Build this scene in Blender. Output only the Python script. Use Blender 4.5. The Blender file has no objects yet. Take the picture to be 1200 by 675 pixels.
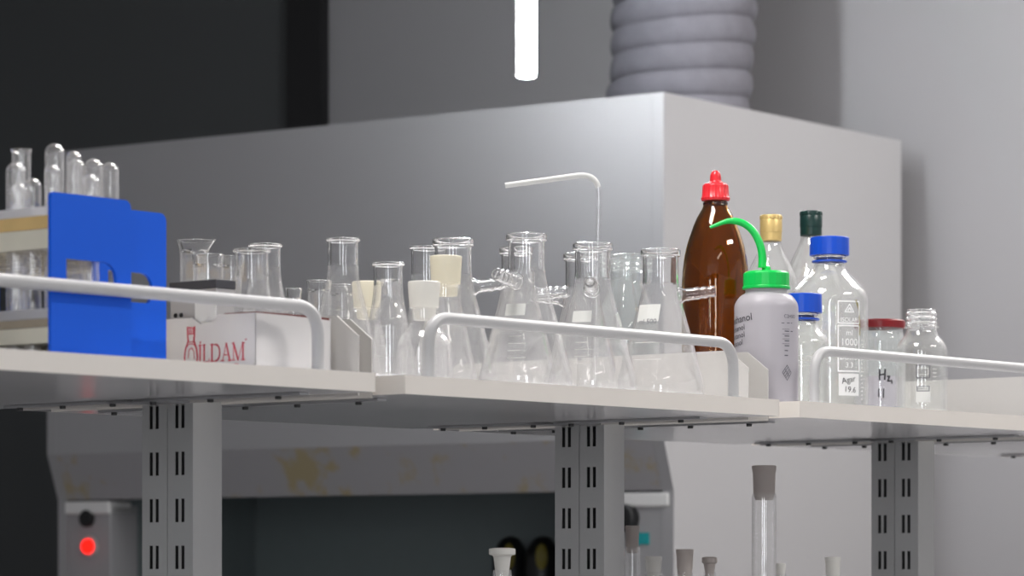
import bpy, bmesh, math, random
from mathutils import Vector, Matrix
random.seed(7)
C = bpy.context.scene.collection
SC = bpy.context.scene
PI = math.pi

# ------------------------------------------------------------------ camera, world, lights, exposure
EYE = 1.45
F = 4000.0                                   # focal length in pixels of the 1200 px wide frame
HY = 668.0                                   # row of the eye level
cam = bpy.data.cameras.new('camera')
cam.sensor_width = 36.0
cam.lens = 36.0 * F / 1200.0
cam.shift_y = (HY - 337.5) / 1200.0
cam.clip_start = 0.05
cam.clip_end = 60
cam.dof.use_dof = True
cam.dof.focus_distance = 4.0
cam.dof.aperture_fstop = 9.0
camo = bpy.data.objects.new('camera', cam)
camo.location = (0, 0, EYE)
camo.rotation_euler = (PI / 2, 0, 0)
C.objects.link(camo)
SC.camera = camo

SC.view_settings.view_transform = 'Standard'
SC.view_settings.look = 'None'
SC.view_settings.exposure = 0.0
SC.view_settings.gamma = 1.0
SC.view_settings.use_curve_mapping = False
SC.cycles.max_bounces = 32
SC.cycles.transmission_bounces = 32
SC.cycles.transparent_max_bounces = 32
SC.cycles.glossy_bounces = 12
SC.cycles.diffuse_bounces = 4
SC.cycles.caustics_reflective = True
SC.cycles.caustics_refractive = True
SC.cycles.blur_glossy = 1.0
SC.cycles.sample_clamp_indirect = 10.0
SC.cycles.use_denoising = True

w = bpy.data.worlds.new('room_light')
SC.world = w
w.use_nodes = True
# the rest of the laboratory: a bright side on the right, a dim one on the left
wn = w.node_tree
wtc = wn.nodes.new('ShaderNodeTexCoord')
wsx = wn.nodes.new('ShaderNodeSeparateXYZ')
wmr = wn.nodes.new('ShaderNodeMapRange')
wmr.interpolation_type = 'SMOOTHSTEP'
wmr.inputs[1].default_value = -.8; wmr.inputs[2].default_value = .9
wmr.inputs[3].default_value = .15; wmr.inputs[4].default_value = .55
wn.links.new(wtc.outputs['Generated'], wsx.inputs[0])
wn.links.new(wsx.outputs[0], wmr.inputs[0])
wn.links.new(wmr.outputs[0], wn.nodes['Background'].inputs[1])
wn.nodes['Background'].inputs[0].default_value = (0.97, 0.96, 1.0, 1)

CEIL = 3.3
def area(name, loc, size, power, color=(1, 0.97, 0.94), rz=0.0):
    l = bpy.data.lights.new(name, 'AREA')
    l.shape = 'RECTANGLE'
    l.size, l.size_y = size
    l.energy = power
    l.color = color
    o = bpy.data.objects.new(name, l)
    o.location = loc
    o.rotation_euler = (0, 0, rz)
    C.objects.link(o)
    return o
AU = math.atan2(.767, .641)                  # heading of the shelving
CEILING_LIGHTS = [((2.3, 3.2), 42), ((1.6, 5.65), 58), ((0.9, 1.0), 3)]
for (lx, ly), p in CEILING_LIGHTS:
    area('ceiling_lamp', (lx, ly, CEIL - .05), (1.2, .3), p, rz=AU)
PEND = (-.07, 3.72, 2.72)                      # pendant panel over the front of the shelf
area('pendant_lamp', (PEND[0], PEND[1], PEND[2] - .006), (.55, .30), 14, (1, .97, .95), AU)

# ------------------------------------------------------------------ geometry of the place
U = Vector((.6413, .7673, 0)); V = Vector((-.7673, .6413, 0))
O = Vector((-.46, 3.066, 0))
ZS = EYE + .1993                             # top of the upper shelf
ZB = EYE + .1800                             # its underside
LZS, LZB = EYE - .12, EYE - .1393            # lower shelf
def P(t, d, z=0.0):
    """t metres along the shelves, d metres back from their front edge"""
    return O + U * t + V * d + Vector((0, 0, z))
def at(px, d):
    """distance along the shelves of the spot seen in column px at depth d"""
    a = (px - 600) / F
    t = (a * (O.y + V.y * d) - O.x - V.x * d) / (U.x - a * U.y)
    return t
def ht(py, Y):
    return EYE + (HY - py) * Y / F

# ------------------------------------------------------------------ helpers
def new_mat(name):
    m = bpy.data.materials.new(name)
    m.use_nodes = True
    nt = m.node_tree
    nt.nodes.clear()
    out = nt.nodes.new('ShaderNodeOutputMaterial')
    return m, nt, out
def plain(name, col, rough=.5, metal=0.0, spec=.5, vary=.04, scale=30.0, bump=0.0, sheen=0):
    m, nt, out = new_mat(name)
    b = nt.nodes.new('ShaderNodeBsdfPrincipled')
    tc = nt.nodes.new('ShaderNodeTexCoord')
    n = nt.nodes.new('ShaderNodeTexNoise')
    n.inputs['Scale'].default_value = scale
    n.inputs['Detail'].default_value = 4
    nt.links.new(tc.outputs['Object'], n.inputs['Vector'])
    mx = nt.nodes.new('ShaderNodeMixRGB')
    mx.inputs[1].default_value = (*[c * (1 - vary) for c in col], 1)
    mx.inputs[2].default_value = (*[min(1, c * (1 + vary)) for c in col], 1)
    nt.links.new(n.outputs['Fac'], mx.inputs[0])
    nt.links.new(mx.outputs[0], b.inputs['Base Color'])
    b.inputs['Roughness'].default_value = rough
    b.inputs['Metallic'].default_value = metal
    b.inputs['Specular IOR Level'].default_value = spec
    if bump:
        bp = nt.nodes.new('ShaderNodeBump')
        bp.inputs['Strength'].default_value = bump
        bp.inputs['Distance'].default_value = .002
        nt.links.new(n.outputs['Fac'], bp.inputs['Height'])
        nt.links.new(bp.outputs[0], b.inputs['Normal'])
    nt.links.new(b.outputs[0], out.inputs[0])
    return m
def glass(name, col=(1, 1, 1), ior=1.47, rough=.03, dust=0.06, dustcol=(.9, .88, .86), clear=0.0):
    """glass with a thin film of dust and water marks"""
    m, nt, out = new_mat(name)
    g = nt.nodes.new('ShaderNodeBsdfGlass')
    g.inputs['Color'].default_value = (*col, 1)
    g.inputs['IOR'].default_value = ior
    g.inputs['Roughness'].default_value = rough
    last = g
    if clear:
        t = nt.nodes.new('ShaderNodeBsdfTransparent')
        t.inputs[0].default_value = (*[c ** .5 for c in col], 1)
        # thin wall: light passes straight, the wall mirrors more towards its curved edges
        gl = nt.nodes.new('ShaderNodeBsdfGlossy'); gl.inputs['Roughness'].default_value = .035
        gl.inputs['Color'].default_value = (1, 1, 1, 1)
        lw = nt.nodes.new('ShaderNodeLayerWeight'); lw.inputs[0].default_value = .5
        pw = nt.nodes.new('ShaderNodeMath'); pw.operation = 'POWER'; pw.inputs[1].default_value = 3.0
        nt.links.new(lw.outputs['Facing'], pw.inputs[0])
        fr = nt.nodes.new('ShaderNodeMapRange'); fr.inputs[3].default_value = .05; fr.inputs[4].default_value = .95
        nt.links.new(pw.outputs[0], fr.inputs[0])
        mf = nt.nodes.new('ShaderNodeMixShader')
        nt.links.new(fr.outputs[0], mf.inputs[0]); nt.links.new(t.outputs[0], mf.inputs[1]); nt.links.new(gl.outputs[0], mf.inputs[2])
        mc = mf
        # hand-blown waviness in the reflections
        tcw = nt.nodes.new('ShaderNodeTexCoord')
        nw = nt.nodes.new('ShaderNodeTexNoise'); nw.inputs['Scale'].default_value = 45; nw.inputs['Detail'].default_value = 1
        nt.links.new(tcw.outputs['Object'], nw.inputs['Vector'])
        bw = nt.nodes.new('ShaderNodeBump'); bw.inputs['Strength'].default_value = .25; bw.inputs['Distance'].default_value = .002
        nt.links.new(nw.outputs['Fac'], bw.inputs['Height']); nt.links.new(bw.outputs[0], gl.inputs['Normal'])
        last = mc
    if dust:
        d = nt.nodes.new('ShaderNodeBsdfDiffuse'); d.inputs[0].default_value = (*dustcol, 1)
        tl = nt.nodes.new('ShaderNodeBsdfTranslucent'); tl.inputs[0].default_value = (*dustcol, 1)
        a = nt.nodes.new('ShaderNodeMixShader'); a.inputs[0].default_value = .5
        nt.links.new(d.outputs[0], a.inputs[1]); nt.links.new(tl.outputs[0], a.inputs[2])
        tc = nt.nodes.new('ShaderNodeTexCoord')
        n = nt.nodes.new('ShaderNodeTexNoise'); n.inputs['Scale'].default_value = 60; n.inputs['Detail'].default_value = 6
        nt.links.new(tc.outputs['Object'], n.inputs['Vector'])
        mr = nt.nodes.new('ShaderNodeMapRange')
        mr.inputs[1].default_value = .3; mr.inputs[2].default_value = .75
        mr.inputs[3].default_value = dust * .6; mr.inputs[4].default_value = dust * 1.5
        nt.links.new(n.outputs['Fac'], mr.inputs[0])
        mx = nt.nodes.new('ShaderNodeMixShader')
        nt.links.new(mr.outputs[0], mx.inputs[0])
        nt.links.new(last.outputs[0], mx.inputs[1]); nt.links.new(a.outputs[0], mx.inputs[2])
        last = mx
    nt.links.new(last.outputs[0], out.inputs[0])
    return m
def milky(name, col, clear=.3, trans=.35, rough=.35):
    """translucent plastic or ground glass"""
    m, nt, out = new_mat(name)
    d = nt.nodes.new('ShaderNodeBsdfPrincipled'); d.inputs['Base Color'].default_value = (*col, 1)
    d.inputs['Roughness'].default_value = rough
    tl = nt.nodes.new('ShaderNodeBsdfTranslucent'); tl.inputs[0].default_value = (*col, 1)
    tr = nt.nodes.new('ShaderNodeBsdfTransparent'); tr.inputs[0].default_value = (*[min(1, c * 1.05) for c in col], 1)
    a = nt.nodes.new('ShaderNodeMixShader'); a.inputs[0].default_value = trans
    b = nt.nodes.new('ShaderNodeMixShader'); b.inputs[0].default_value = clear
    nt.links.new(d.outputs[0], a.inputs[1]); nt.links.new(tl.outputs[0], a.inputs[2])
    nt.links.new(a.outputs[0], b.inputs[1]); nt.links.new(tr.outputs[0], b.inputs[2])
    nt.links.new(b.outputs[0], out.inputs[0])
    return m
def emit(name, col, s):
    m, nt, out = new_mat(name)
    e = nt.nodes.new('ShaderNodeEmission'); e.inputs[0].default_value = (*col, 1); e.inputs[1].default_value = s
    nt.links.new(e.outputs[0], out.inputs[0])
    return m

M = {}
M['glass'] = glass('clear_lab_glass', dust=.045, clear=1)
M['fine_glass'] = glass('fine_clear_glass', dust=.028, clear=1)
M['solid_glass'] = glass('thick_glass', dust=.01)
M['tube_glass'] = glass('test_tube_glass', dust=.045, clear=.8)
M['bottle_glass'] = glass('reagent_bottle_glass', (.99, 1, .99), dust=.05, clear=.9)
M['green_glass'] = glass('greenish_jar_glass', (.95, .985, .98), dust=.06, clear=.85)
def amber():
    m = plain('amber_glass', (.46, .21, .012), .03, vary=.12, scale=30, bump=.03)
    b = [n for n in m.node_tree.nodes if n.type == 'BSDF_PRINCIPLED'][0]
    b.inputs['Transmission Weight'].default_value = 1.0
    b.inputs['IOR'].default_value = 1.5
    return m
M['amber'] = amber()
M['frost'] = milky('ground_glass', (.90, .89, .86), .22, .4)
M['frost_cream'] = milky('cream_ground_glass', (.90, .87, .77), .15, .4)
M['frost_grey'] = milky('grey_ground_glass', (.66, .61, .58), .3, .4)
M['pe'] = milky('milky_polyethylene', (.78, .76, .79), .30, .4, .3)
M['white_pe'] = milky('white_tube_plastic', (.84, .84, .83), .3, .4, .3)
M['enamel'] = plain('white_enamel_print', (.68, .68, .65), .5)
M['white_ink'] = plain('white_print', (.92, .92, .92), .5)
M['laminate'] = plain('white_laminate', (.70, .69, .70), .16, vary=.01)
M['edge'] = plain('cream_edge_band', (.83, .78, .72), .45, vary=.015)
M['grey_metal'] = plain('grey_powder_coat', (.40, .40, .395), .42, vary=.02, scale=200)
M['white_metal'] = plain('white_powder_coat', (.72, .71, .70), .38, vary=.015, scale=200)
M['bracket_paint'] = plain('bracket_powder_coat', (.58, .56, .535), .42, vary=.015, scale=200)
M['rail'] = plain('white_rail_paint', (.52, .515, .515), .36, vary=.015)
M['zinc'] = plain('dull_zinc', (.42, .42, .43), .4, .7)
M['dark_screw'] = plain('dark_screw', (.03, .03, .03), .4)
M['hood'] = plain('hood_white_paint', (.33, .325, .332), .36, vary=.012, scale=3)
M['liner'] = plain('dark_green_grey_liner', (.17, .20, .205), .5)
M['black'] = plain('black_plastic', (.008, .008, .009), .4)
M['wall'] = plain('grey_wall_paint', (.30, .292, .30), .7, vary=.012, scale=2)
M['dark_wall'] = plain('dark_grey_blind_cloth', (.065, .069, .071), .8, vary=.03, scale=3)
M['duct'] = plain('grey_duct_cloth', (.125, .121, .14), .85, vary=.16, scale=38, bump=.9)
M['blue'] = plain('blue_plastic', (.001, .115, .78), .42, spec=.3, vary=.02)
M['cap_blue'] = plain('blue_screw_cap', (.004, .075, .58), .33, vary=.02)
M['amber_plate'] = plain('yellowed_rack_plate', (.72, .50, .21), .5, vary=.15, scale=40)
M['cream_plate'] = plain('cream_rack_plate', (.74, .70, .58), .5, vary=.08, scale=40)
M['clear_plate'] = milky('clear_rack_plate', (.80, .80, .82), .35, .4)
M['brown_plate'] = plain('brown_rack_plate', (.38, .32, .24), .5, vary=.1, scale=40)
M['card'] = plain('white_carton', (.74, .72, .71), .7, vary=.025, scale=20)
M['flap_shade'] = plain('dark_red_flap_shade', (.16, .035, .03), .8)  # dark red card, with the shadow of the flaps put into its colour
M['red_ink'] = plain('red_print', (.66, .09, .13), .7, vary=.15, scale=300)
M['black_ink'] = plain('black_print', (.02, .02, .025), .6)
M['grey_ink'] = plain('grey_print', (.10, .10, .12), .6)
M['paper'] = plain('paper_label', (.82, .82, .81), .7)
M['carton_grey'] = plain('grey_carton', (.45, .44, .44), .6)
M['lid_dark'] = plain('dark_grey_lid', (.055, .055, .065), .5)
M['red_cap'] = plain('red_cap_plastic', (.70, .02, .03), .32)
M['dark_red'] = plain('dark_red_lid', (.20, .006, .010), .3)
M['green_cap'] = plain('green_cap_plastic', (.0, .56, .085), .33)
M['gold'] = plain('gold_foil_cap', (.72, .52, .20), .35, .35)
M['dark_green'] = plain('dark_green_cap', (.006, .035, .03), .28)
M['floor'] = plain('floor_vinyl', (.32, .32, .33), .4)
M['ceil'] = plain('white_ceiling_tile', (.75, .75, .75), .8)
M['olive'] = plain('olive_yellow_face', (.20, .16, .012), .5)
M['teal'] = plain('teal_sticker', (.01, .30, .32), .5)
M['tube_lamp'] = emit('white_tube_lamp', (.93, .97, 1), 115.0)
M['highlight_pane'] = emit('highlight_window_pane', (.93, .96, 1), 9.5)  # added glow behind the viewer, mirrored as highlights in the glass
M['panel_lamp'] = emit('ceiling_panel_lamp', (1, .97, .94), 3.0)
M['red_led'] = emit('red_lamp', (1, .010, .006), 2.5)

def stained():
    m = plain('stained_hood_paint', (.33, .32, .33), .42, vary=.012, scale=3)
    nt = m.node_tree
    b = [n for n in nt.nodes if n.type == 'BSDF_PRINCIPLED'][0]
    src = b.inputs['Base Color'].links[0].from_socket
    tc = nt.nodes.new('ShaderNodeTexCoord')
    n = nt.nodes.new('ShaderNodeTexNoise'); n.inputs['Scale'].default_value = 26; n.inputs['Detail'].default_value = 5
    n2 = nt.nodes.new('ShaderNodeTexNoise'); n2.inputs['Scale'].default_value = 4.2; n2.inputs['Detail'].default_value = 1
    nt.links.new(tc.outputs['Object'], n.inputs['Vector']); nt.links.new(tc.outputs['Object'], n2.inputs['Vector'])
    ml = nt.nodes.new('ShaderNodeMath'); ml.operation = 'MULTIPLY'
    nt.links.new(n.outputs['Fac'], ml.inputs[0]); nt.links.new(n2.outputs['Fac'], ml.inputs[1])
    r = nt.nodes.new('ShaderNodeMapRange'); r.inputs[1].default_value = .285; r.inputs[2].default_value = .37
    r.inputs[4].default_value = .75
    nt.links.new(ml.outputs[0], r.inputs[0])
    mx = nt.nodes.new('ShaderNodeMixRGB'); mx.inputs[2].default_value = (.34, .265, .11, 1)
    nt.links.new(r.outputs[0], mx.inputs[0]); nt.links.new(src, mx.inputs[1])
    nt.links.new(mx.outputs[0], b.inputs['Base Color'])
    return m
M['stained'] = stained()

def obj(name, bm, mat, parent=None, smooth=False, loc=None, rz=None):
    me = bpy.data.meshes.new(name)
    bmesh.ops.recalc_face_normals(bm, faces=bm.faces)
    bm.to_mesh(me); bm.free()
    if isinstance(mat, (list, tuple)):
        for x in mat: me.materials.append(M[x])
    else:
        me.materials.append(M[mat])
    if smooth:
        for p in me.polygons: p.use_smooth = True
        try: me.set_sharp_from_angle(angle=math.radians(smooth if smooth is not True else 40))
        except Exception: pass
    o = bpy.data.objects.new(name, me)
    C.objects.link(o)
    if parent: o.parent = parent
    if loc is not None: o.location = loc
    if rz is not None: o.rotation_euler = (0, 0, rz)
    return o
def solid_above(o, z, z1=9.0, mat='solid_glass'):
    """the thick rim of a vessel: faces above height z"""
    o.data.materials.append(M[mat])
    for p in o.data.polygons:
        if all(z <= o.data.vertices[i].co.z <= z1 for i in p.vertices): p.material_index = 1
    return o
def tag(o, label, cat, group=None):
    o['label'] = label; o['category'] = cat
    if group: o['group'] = group
    return o
def thing(name, label, cat, loc=(0, 0, 0), rz=0.0, group=None):
    o = bpy.data.objects.new(name, None)
    o.empty_display_size = .05
    o.location = loc; o.rotation_euler = (0, 0, rz)
    C.objects.link(o)
    return tag(o, label, cat, group)
def struct(o):
    o['kind'] = 'structure'
    return o
def B(): return bmesh.new()
def box(bm, x0, x1, y0, y1, z0, z1, bevel=0.0, seg=2):
    r = bmesh.ops.create_cube(bm, size=1.0)
    vs = r['verts']
    for v in vs:
        v.co = Vector((x0 + (v.co.x + .5) * (x1 - x0), y0 + (v.co.y + .5) * (y1 - y0), z0 + (v.co.z + .5) * (z1 - z0)))
    if bevel:
        es = list({e for v in vs for e in v.link_edges})
        bmesh.ops.bevel(bm, geom=es, offset=bevel, segments=seg, affect='EDGES', profile=.5)
    return bm
def prism(bm, poly, a0, a1, axis='x'):
    """extrude a polygon given in the two other axes, from a0 to a1 along axis"""
    def mk(a, p):
        if axis == 'x': return (a, p[0], p[1])
        if axis == 'y': return (p[0], a, p[1])
        return (p[0], p[1], a)
    v0 = [bm.verts.new(mk(a0, p)) for p in poly]; v1 = [bm.verts.new(mk(a1, p)) for p in poly]
    n = len(poly)
    bm.faces.new(v0); bm.faces.new(v1)
    for i in range(n): bm.faces.new((v0[i], v0[(i + 1) % n], v1[(i + 1) % n], v1[i]))
    return bm
def fillet(pts, seg=6):
    """round the corners of a polyline of (r, z) or (r, z, radius) points"""
    out = []
    n = len(pts)
    for i, p in enumerate(pts):
        rad = p[2] if len(p) > 2 else 0
        if rad <= 0 or i == 0 or i == n - 1:
            out.append((p[0], p[1])); continue
        a = Vector(p[:2]); b = Vector(pts[i - 1][:2]); c = Vector(pts[i + 1][:2])
        d1 = (b - a); d2 = (c - a)
        l = min(rad, d1.length * .48, d2.length * .48)
        s = a + d1.normalized() * l; e = a + d2.normalized() * l
        for k in range(seg + 1):
            t = k / seg
            q = s * (1 - t) ** 2 + a * 2 * t * (1 - t) + e * t * t
            out.append((q.x, q.y))
    return out
def lathe(bm, prof, seg=40, cx=0, cy=0, rib=None, riba=0.0):
    """spin an (r, z) profile; rings between rib=(z0, z1) get a ribbed outline"""
    rings = []
    for (r, z) in prof:
        if r < 1e-6:
            rings.append([bm.verts.new((cx, cy, z))])
        else:
            ring = []
            for k in range(seg):
                a = 2 * PI * k / seg
                rr = r
                if rib and rib[0] <= z <= rib[1]:
                    rr = r + (riba if k % 4 < 2 else 0.0)
                ring.append(bm.verts.new((cx + rr * math.cos(a), cy + rr * math.sin(a), z)))
            rings.append(ring)
    for a, b in zip(rings, rings[1:]):
        if len(a) == 1 and len(b) == 1: continue
        for k in range(seg):
            k2 = (k + 1) % seg
            if len(a) == 1: bm.faces.new((a[0], b[k], b[k2]))
            elif len(b) == 1: bm.faces.new((a[k], a[k2], b[0]))
            else: bm.faces.new((a[k], a[k2], b[k2], b[k]))
    return bm
def vessel(outer, wall=.0018, base=.003, seg=6):
    """closed profile of a hollow vessel: outside from the base centre to the rim, then down the inside"""
    o = fillet(outer, seg)
    ins = []
    for i, (r, z) in enumerate(o):
        if i == 0 or r <= wall * 1.2: continue
        a = o[max(0, i - 1)]; b = o[min(len(o) - 1, i + 1)]
        dx, dz = b[0] - a[0], b[1] - a[1]
        L = math.hypot(dx, dz) or 1
        nx, nz = -dz / L, dx / L
        q = (max(.0005, r + nx * wall), z + nz * wall)
        if q[1] < base: q = (q[0], base)
        ins.append(q)
    top = o[-1][1]
    inner = [(0, base)]
    for q in ins:
        if q[1] >= inner[-1][1] - 1e-6 and q[1] < top - .0006: inner.append(q)
    inner.append((o[-1][0] - wall * 1.3, top - .0004))
    return o + inner[::-1]
def tube(bm, path, rad, seg=12, hollow=0.0, caps=True):
    """a round tube along points; rad a number or a list; hollow = wall thickness"""
    pts = [Vector(p) for p in path]
    n = len(pts)
    rads = rad if isinstance(rad, (list, tuple)) else [rad] * n
    tang = []
    for i in range(n):
        t = pts[min(n - 1, i + 1)] - pts[max(0, i - 1)]
        tang.append(t.normalized())
    up = Vector((0, 0, 1)) if abs(tang[0].z) < .9 else Vector((1, 0, 0))
    nrm = tang[0].cross(up).normalized()
    def rings(off):
        nonlocal nrm
        nv = nrm.copy()
        out = []
        for i in range(n):
            nv = (nv - tang[i] * nv.dot(tang[i])).normalized()
            bn = tang[i].cross(nv)
            r = rads[i] - off
            out.append([bm.verts.new(pts[i] + (nv * math.cos(2 * PI * k / seg) + bn * math.sin(2 * PI * k / seg)) * r) for k in range(seg)])
        return out
    def skin(rs):
        for a, b in zip(rs, rs[1:]):
            for k in range(seg):
                bm.faces.new((a[k], a[(k + 1) % seg], b[(k + 1) % seg], b[k]))
    ro = rings(0); skin(ro)
    if hollow:
        ri = rings(hollow); skin(ri)
        for e in (0, -1):
            for k in range(seg):
                bm.faces.new((ro[e][k], ro[e][(k + 1) % seg], ri[e][(k + 1) % seg], ri[e][k]))
    elif caps:
        bm.faces.new(ro[0]); bm.faces.new(ro[-1])
    return bm
def bend(pts, rads, seg=8):
    """round the corners of a 3-D polyline"""
    out = [Vector(pts[0])]
    for i in range(1, len(pts) - 1):
        a = Vector(pts[i]); d1 = Vector(pts[i - 1]) - a; d2 = Vector(pts[i + 1]) - a
        l = min(rads[i - 1], d1.length * .49, d2.length * .49)
        s = a + d1.normalized() * l; e = a + d2.normalized() * l
        for k in range(seg + 1):
            t = k / seg
            out.append(s * (1 - t) ** 2 + a * 2 * t * (1 - t) + e * t * t)
    out.append(Vector(pts[-1]))
    return out
def text_bm(s, size, spacing=1.0):
    cu = bpy.data.curves.new('lettering', 'FONT')
    cu.body = s; cu.size = size; cu.align_x = 'CENTER'; cu.align_y = 'CENTER'; cu.space_character = spacing
    cu.resolution_u = 3
    o = bpy.data.objects.new('lettering', cu); C.objects.link(o)
    bpy.context.view_layer.update()
    me = bpy.data.meshes.new_from_object(o.evaluated_get(bpy.context.evaluated_depsgraph_get()))
    bm = bmesh.new(); bm.from_mesh(me)
    bpy.data.objects.remove(o); bpy.data.curves.remove(cu); bpy.data.meshes.remove(me)
    return bm
def strokes(bm, lines, wdt):
    """flat pen strokes in the xy plane"""
    for ln in lines:
        for (x0, y0), (x1, y1) in zip(ln, ln[1:]):
            d = Vector((x1 - x0, y1 - y0)); L = d.length or 1e-6
            n = Vector((-d.y, d.x)) / L * wdt / 2
            e = d / L * wdt * .3
            q = [(x0 - e.x + n.x, y0 - e.y + n.y), (x0 - e.x - n.x, y0 - e.y - n.y), (x1 + e.x - n.x, y1 + e.y - n.y), (x1 + e.x + n.x, y1 + e.y + n.y)]
            bm.faces.new([bm.verts.new((a, b, 0)) for a, b in q])
    return bm
def wrap(bm, R, theta, z, xoff=0.0, tilt=0.0):
    """lay a flat mesh in xy onto an upright cylinder of radius R, centred at angle theta and height z"""
    ct, st = math.cos(tilt), math.sin(tilt)
    for v in bm.verts:
        x, y = v.co.x * ct - v.co.y * st + xoff, v.co.x * st + v.co.y * ct
        a = theta + x / R
        v.co = Vector((R * math.cos(a), R * math.sin(a), z + y))
    return bm
def patch(wd, hg, n=8):
    bm = B()
    vs = [[bm.verts.new((-wd / 2 + wd * i / n, y, 0)) for i in range(n + 1)] for y in (-hg / 2, hg / 2)]
    for i in range(n): bm.faces.new((vs[0][i], vs[0][i + 1], vs[1][i + 1], vs[1][i]))
    return bm
def outline(bm, wd, hg, lw, n=8):
    ps = [(-wd / 2 + wd * i / n, hg / 2) for i in range(n + 1)] + [(wd / 2, -hg / 2)]
    ps += [(wd / 2 - wd * i / n, -hg / 2) for i in range(1, n + 1)] + [(-wd / 2, hg / 2)]
    return strokes(bm, [ps], lw)
def flat(bm, origin, ex, ey):
    """lay a flat xy mesh on a plane spanned by ex, ey"""
    origin, ex, ey = Vector(origin), Vector(ex), Vector(ey)
    for v in bm.verts: v.co = origin + ex * v.co.x + ey * v.co.y
    return bm
def facing(p):
    """heading from a spot on the shelf towards the viewer's side of the bench"""
    return math.atan2(-p.y, -p.x)

# ------------------------------------------------------------------ the room
HC = Vector((.273, 6.2, 0)); HU = Vector((.588, .809, 0)); HV = Vector((-.809, .588, 0))
AH = math.atan2(HU.y, HU.x)
def H(x, y, z=0): return HC + HU * x + HV * y + Vector((0, 0, z))
WX = .96                                      # the back wall stands this far behind the hood's front
def wall_box(y0, y1, z0, z1, x0=WX, x1=WX + .12):
    bm = B(); box(bm, x0, x1, y0, y1, z0, z1); return bm
hood_loc = (HC.x, HC.y, 0)
YW = 1.559                                     # the wall ends here and the window begins
struct(obj('wall_back', wall_box(-3.2, YW, 0, CEIL), 'wall', loc=hood_loc, rz=AH))
wl = wall_box(YW, 5.2, 0, .55); box(wl, WX, WX + .12, YW, 5.2, CEIL - .15, CEIL)
struct(obj('wall_window_side', wl, 'wall', loc=hood_loc, rz=AH))
win = struct(obj('window_1', wall_box(YW + .095, 5.2, .55, CEIL - .15, WX + .02, WX + .05), 'dark_wall', loc=hood_loc, rz=AH))
fr = wall_box(YW, YW + .103, .55, CEIL - .15, WX - .03, WX + .09)
box(fr, WX - .03, WX + .09, YW + .09, 5.2, .55, .63); box(fr, WX - .03, WX + .09, YW + .09, 5.2, CEIL - .23, CEIL - .15)
obj('window_frame', fr, 'black', win)
fl = B(); box(fl, -5.5, 5.5, -2.5, 12, -.1, 0)
struct(obj('floor', fl, 'floor'))
ce = B(); box(ce, -5.5, 5.5, -2.5, 12, CEIL, CEIL + .1)
struct(obj('ceiling', ce, 'ceil'))
for i, ((lx, ly), p) in enumerate(CEILING_LIGHTS):
    t = thing('ceiling_light', ['flush ceiling panel light in front of the bottle end of the shelf', 'flush ceiling panel light beside the grey wall right of the hood', 'flush ceiling panel light before the middle of the bench', 'flush ceiling panel light farthest left before the test tube racks'][i], 'light', (lx, ly, CEIL), AU)
    bm = B(); box(bm, -.64, .64, -.19, -.16, -.06, 0); box(bm, -.64, .64, .16, .19, -.06, 0); box(bm, -.64, -.61, -.16, .16, -.06, 0); box(bm, .61, .64, -.16, .16, -.06, 0)
    obj('housing', bm, 'white_metal', t)
    bm = B(); box(bm, -.61, .61, -.16, .16, -.03, -.01)
    obj('diffuser', bm, 'panel_lamp', t)

t = thing('pendant_light', 'flat pendant panel light hanging over the front of the flask shelf', 'light', (PEND[0], PEND[1], CEIL), AU)
pz = PEND[2] - CEIL
bm = B(); box(bm, -.29, .29, -.165, .165, pz, pz + .035, .004)
obj('housing', bm, 'white_metal', t)
bm = B(); box(bm, -.275, .275, -.15, .15, pz - .004, pz + .001)
obj('diffuser', bm, 'panel_lamp', t)
for x in (-.24, .24):
    bm = B(); tube(bm, [(x, 0, pz + .03), (x, 0, 0)], .002, 8); obj('wire', bm, 'zinc', t, True)
# windows behind the viewer: unseen, added for tall highlights in the glass
# wall behind the viewer with the two added glowing panes
bm = B()
WIN = [(-2.9, -2.05), (-.42, .22)]
xs = [-3.6, -2.9, -2.05, -.42, .22, .9]
for a, b in ((-3.6, -2.9), (-2.05, -.42), (.22, .9)): box(bm, a, b, -2.52, -2.4, 0, CEIL)
for a, b in WIN: box(bm, a, b, -2.52, -2.4, 0, 1.0); box(bm, a, b, -2.52, -2.4, 3.0, CEIL)
struct(obj('wall_front', bm, 'wall'))
for k, (a, b) in enumerate(WIN):
    bm = B(); box(bm, a + .03, b - .03, -2.47, -2.46, 1.03, 2.97)
    wo = struct(obj('window_%d' % (k + 2), bm, 'highlight_pane'))
    bm = B()
    for q in ((a, a + .03, 1.0, 3.0), (b - .03, b, 1.0, 3.0), (a + .03, b - .03, 1.0, 1.03), (a + .03, b - .03, 2.97, 3.0), (a + .03, b - .03, 2.05, 2.08)):
        box(bm, q[0], q[1], -2.49, -2.43, q[2], q[3])
    obj('window_frame', bm, 'white_metal', wo)

# vertical tube lamp hanging in front of the hood
LY = 5.9; LX = 17 / F * LY; LZ = ht(91, LY)
t = thing('tube_lamp', 'bright white upright tube lamp hanging left of the grey duct', 'lamp', (LX, LY, CEIL))
bm = B(); lathe(bm, fillet([(0, LZ - CEIL), (.0165, LZ - CEIL, .006), (.0165, -.03), (0, -.03)]), 24)
obj('lamp_tube', bm, 'tube_lamp', t, True)
bm = B(); arc = [math.radians(106 + 106 * q / 12) for q in range(13)]
prism(bm, [(.0205 * math.cos(a), .0205 * math.sin(a)) for a in arc] + [(.0175 * math.cos(a), .0175 * math.sin(a)) for a in reversed(arc)], LZ - CEIL + .004, -.03, 'z')
obj('lamp_light_shield', bm, 'grey_metal', t)  # shield added behind the tube to keep its light off the left wall
bm = B(); lathe(bm, fillet([(0, -.03), (.028, -.03, .004), (.028, 0), (0, 0)]), 24)
obj('ceiling_cap', bm, 'white_metal', t, True)

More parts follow.
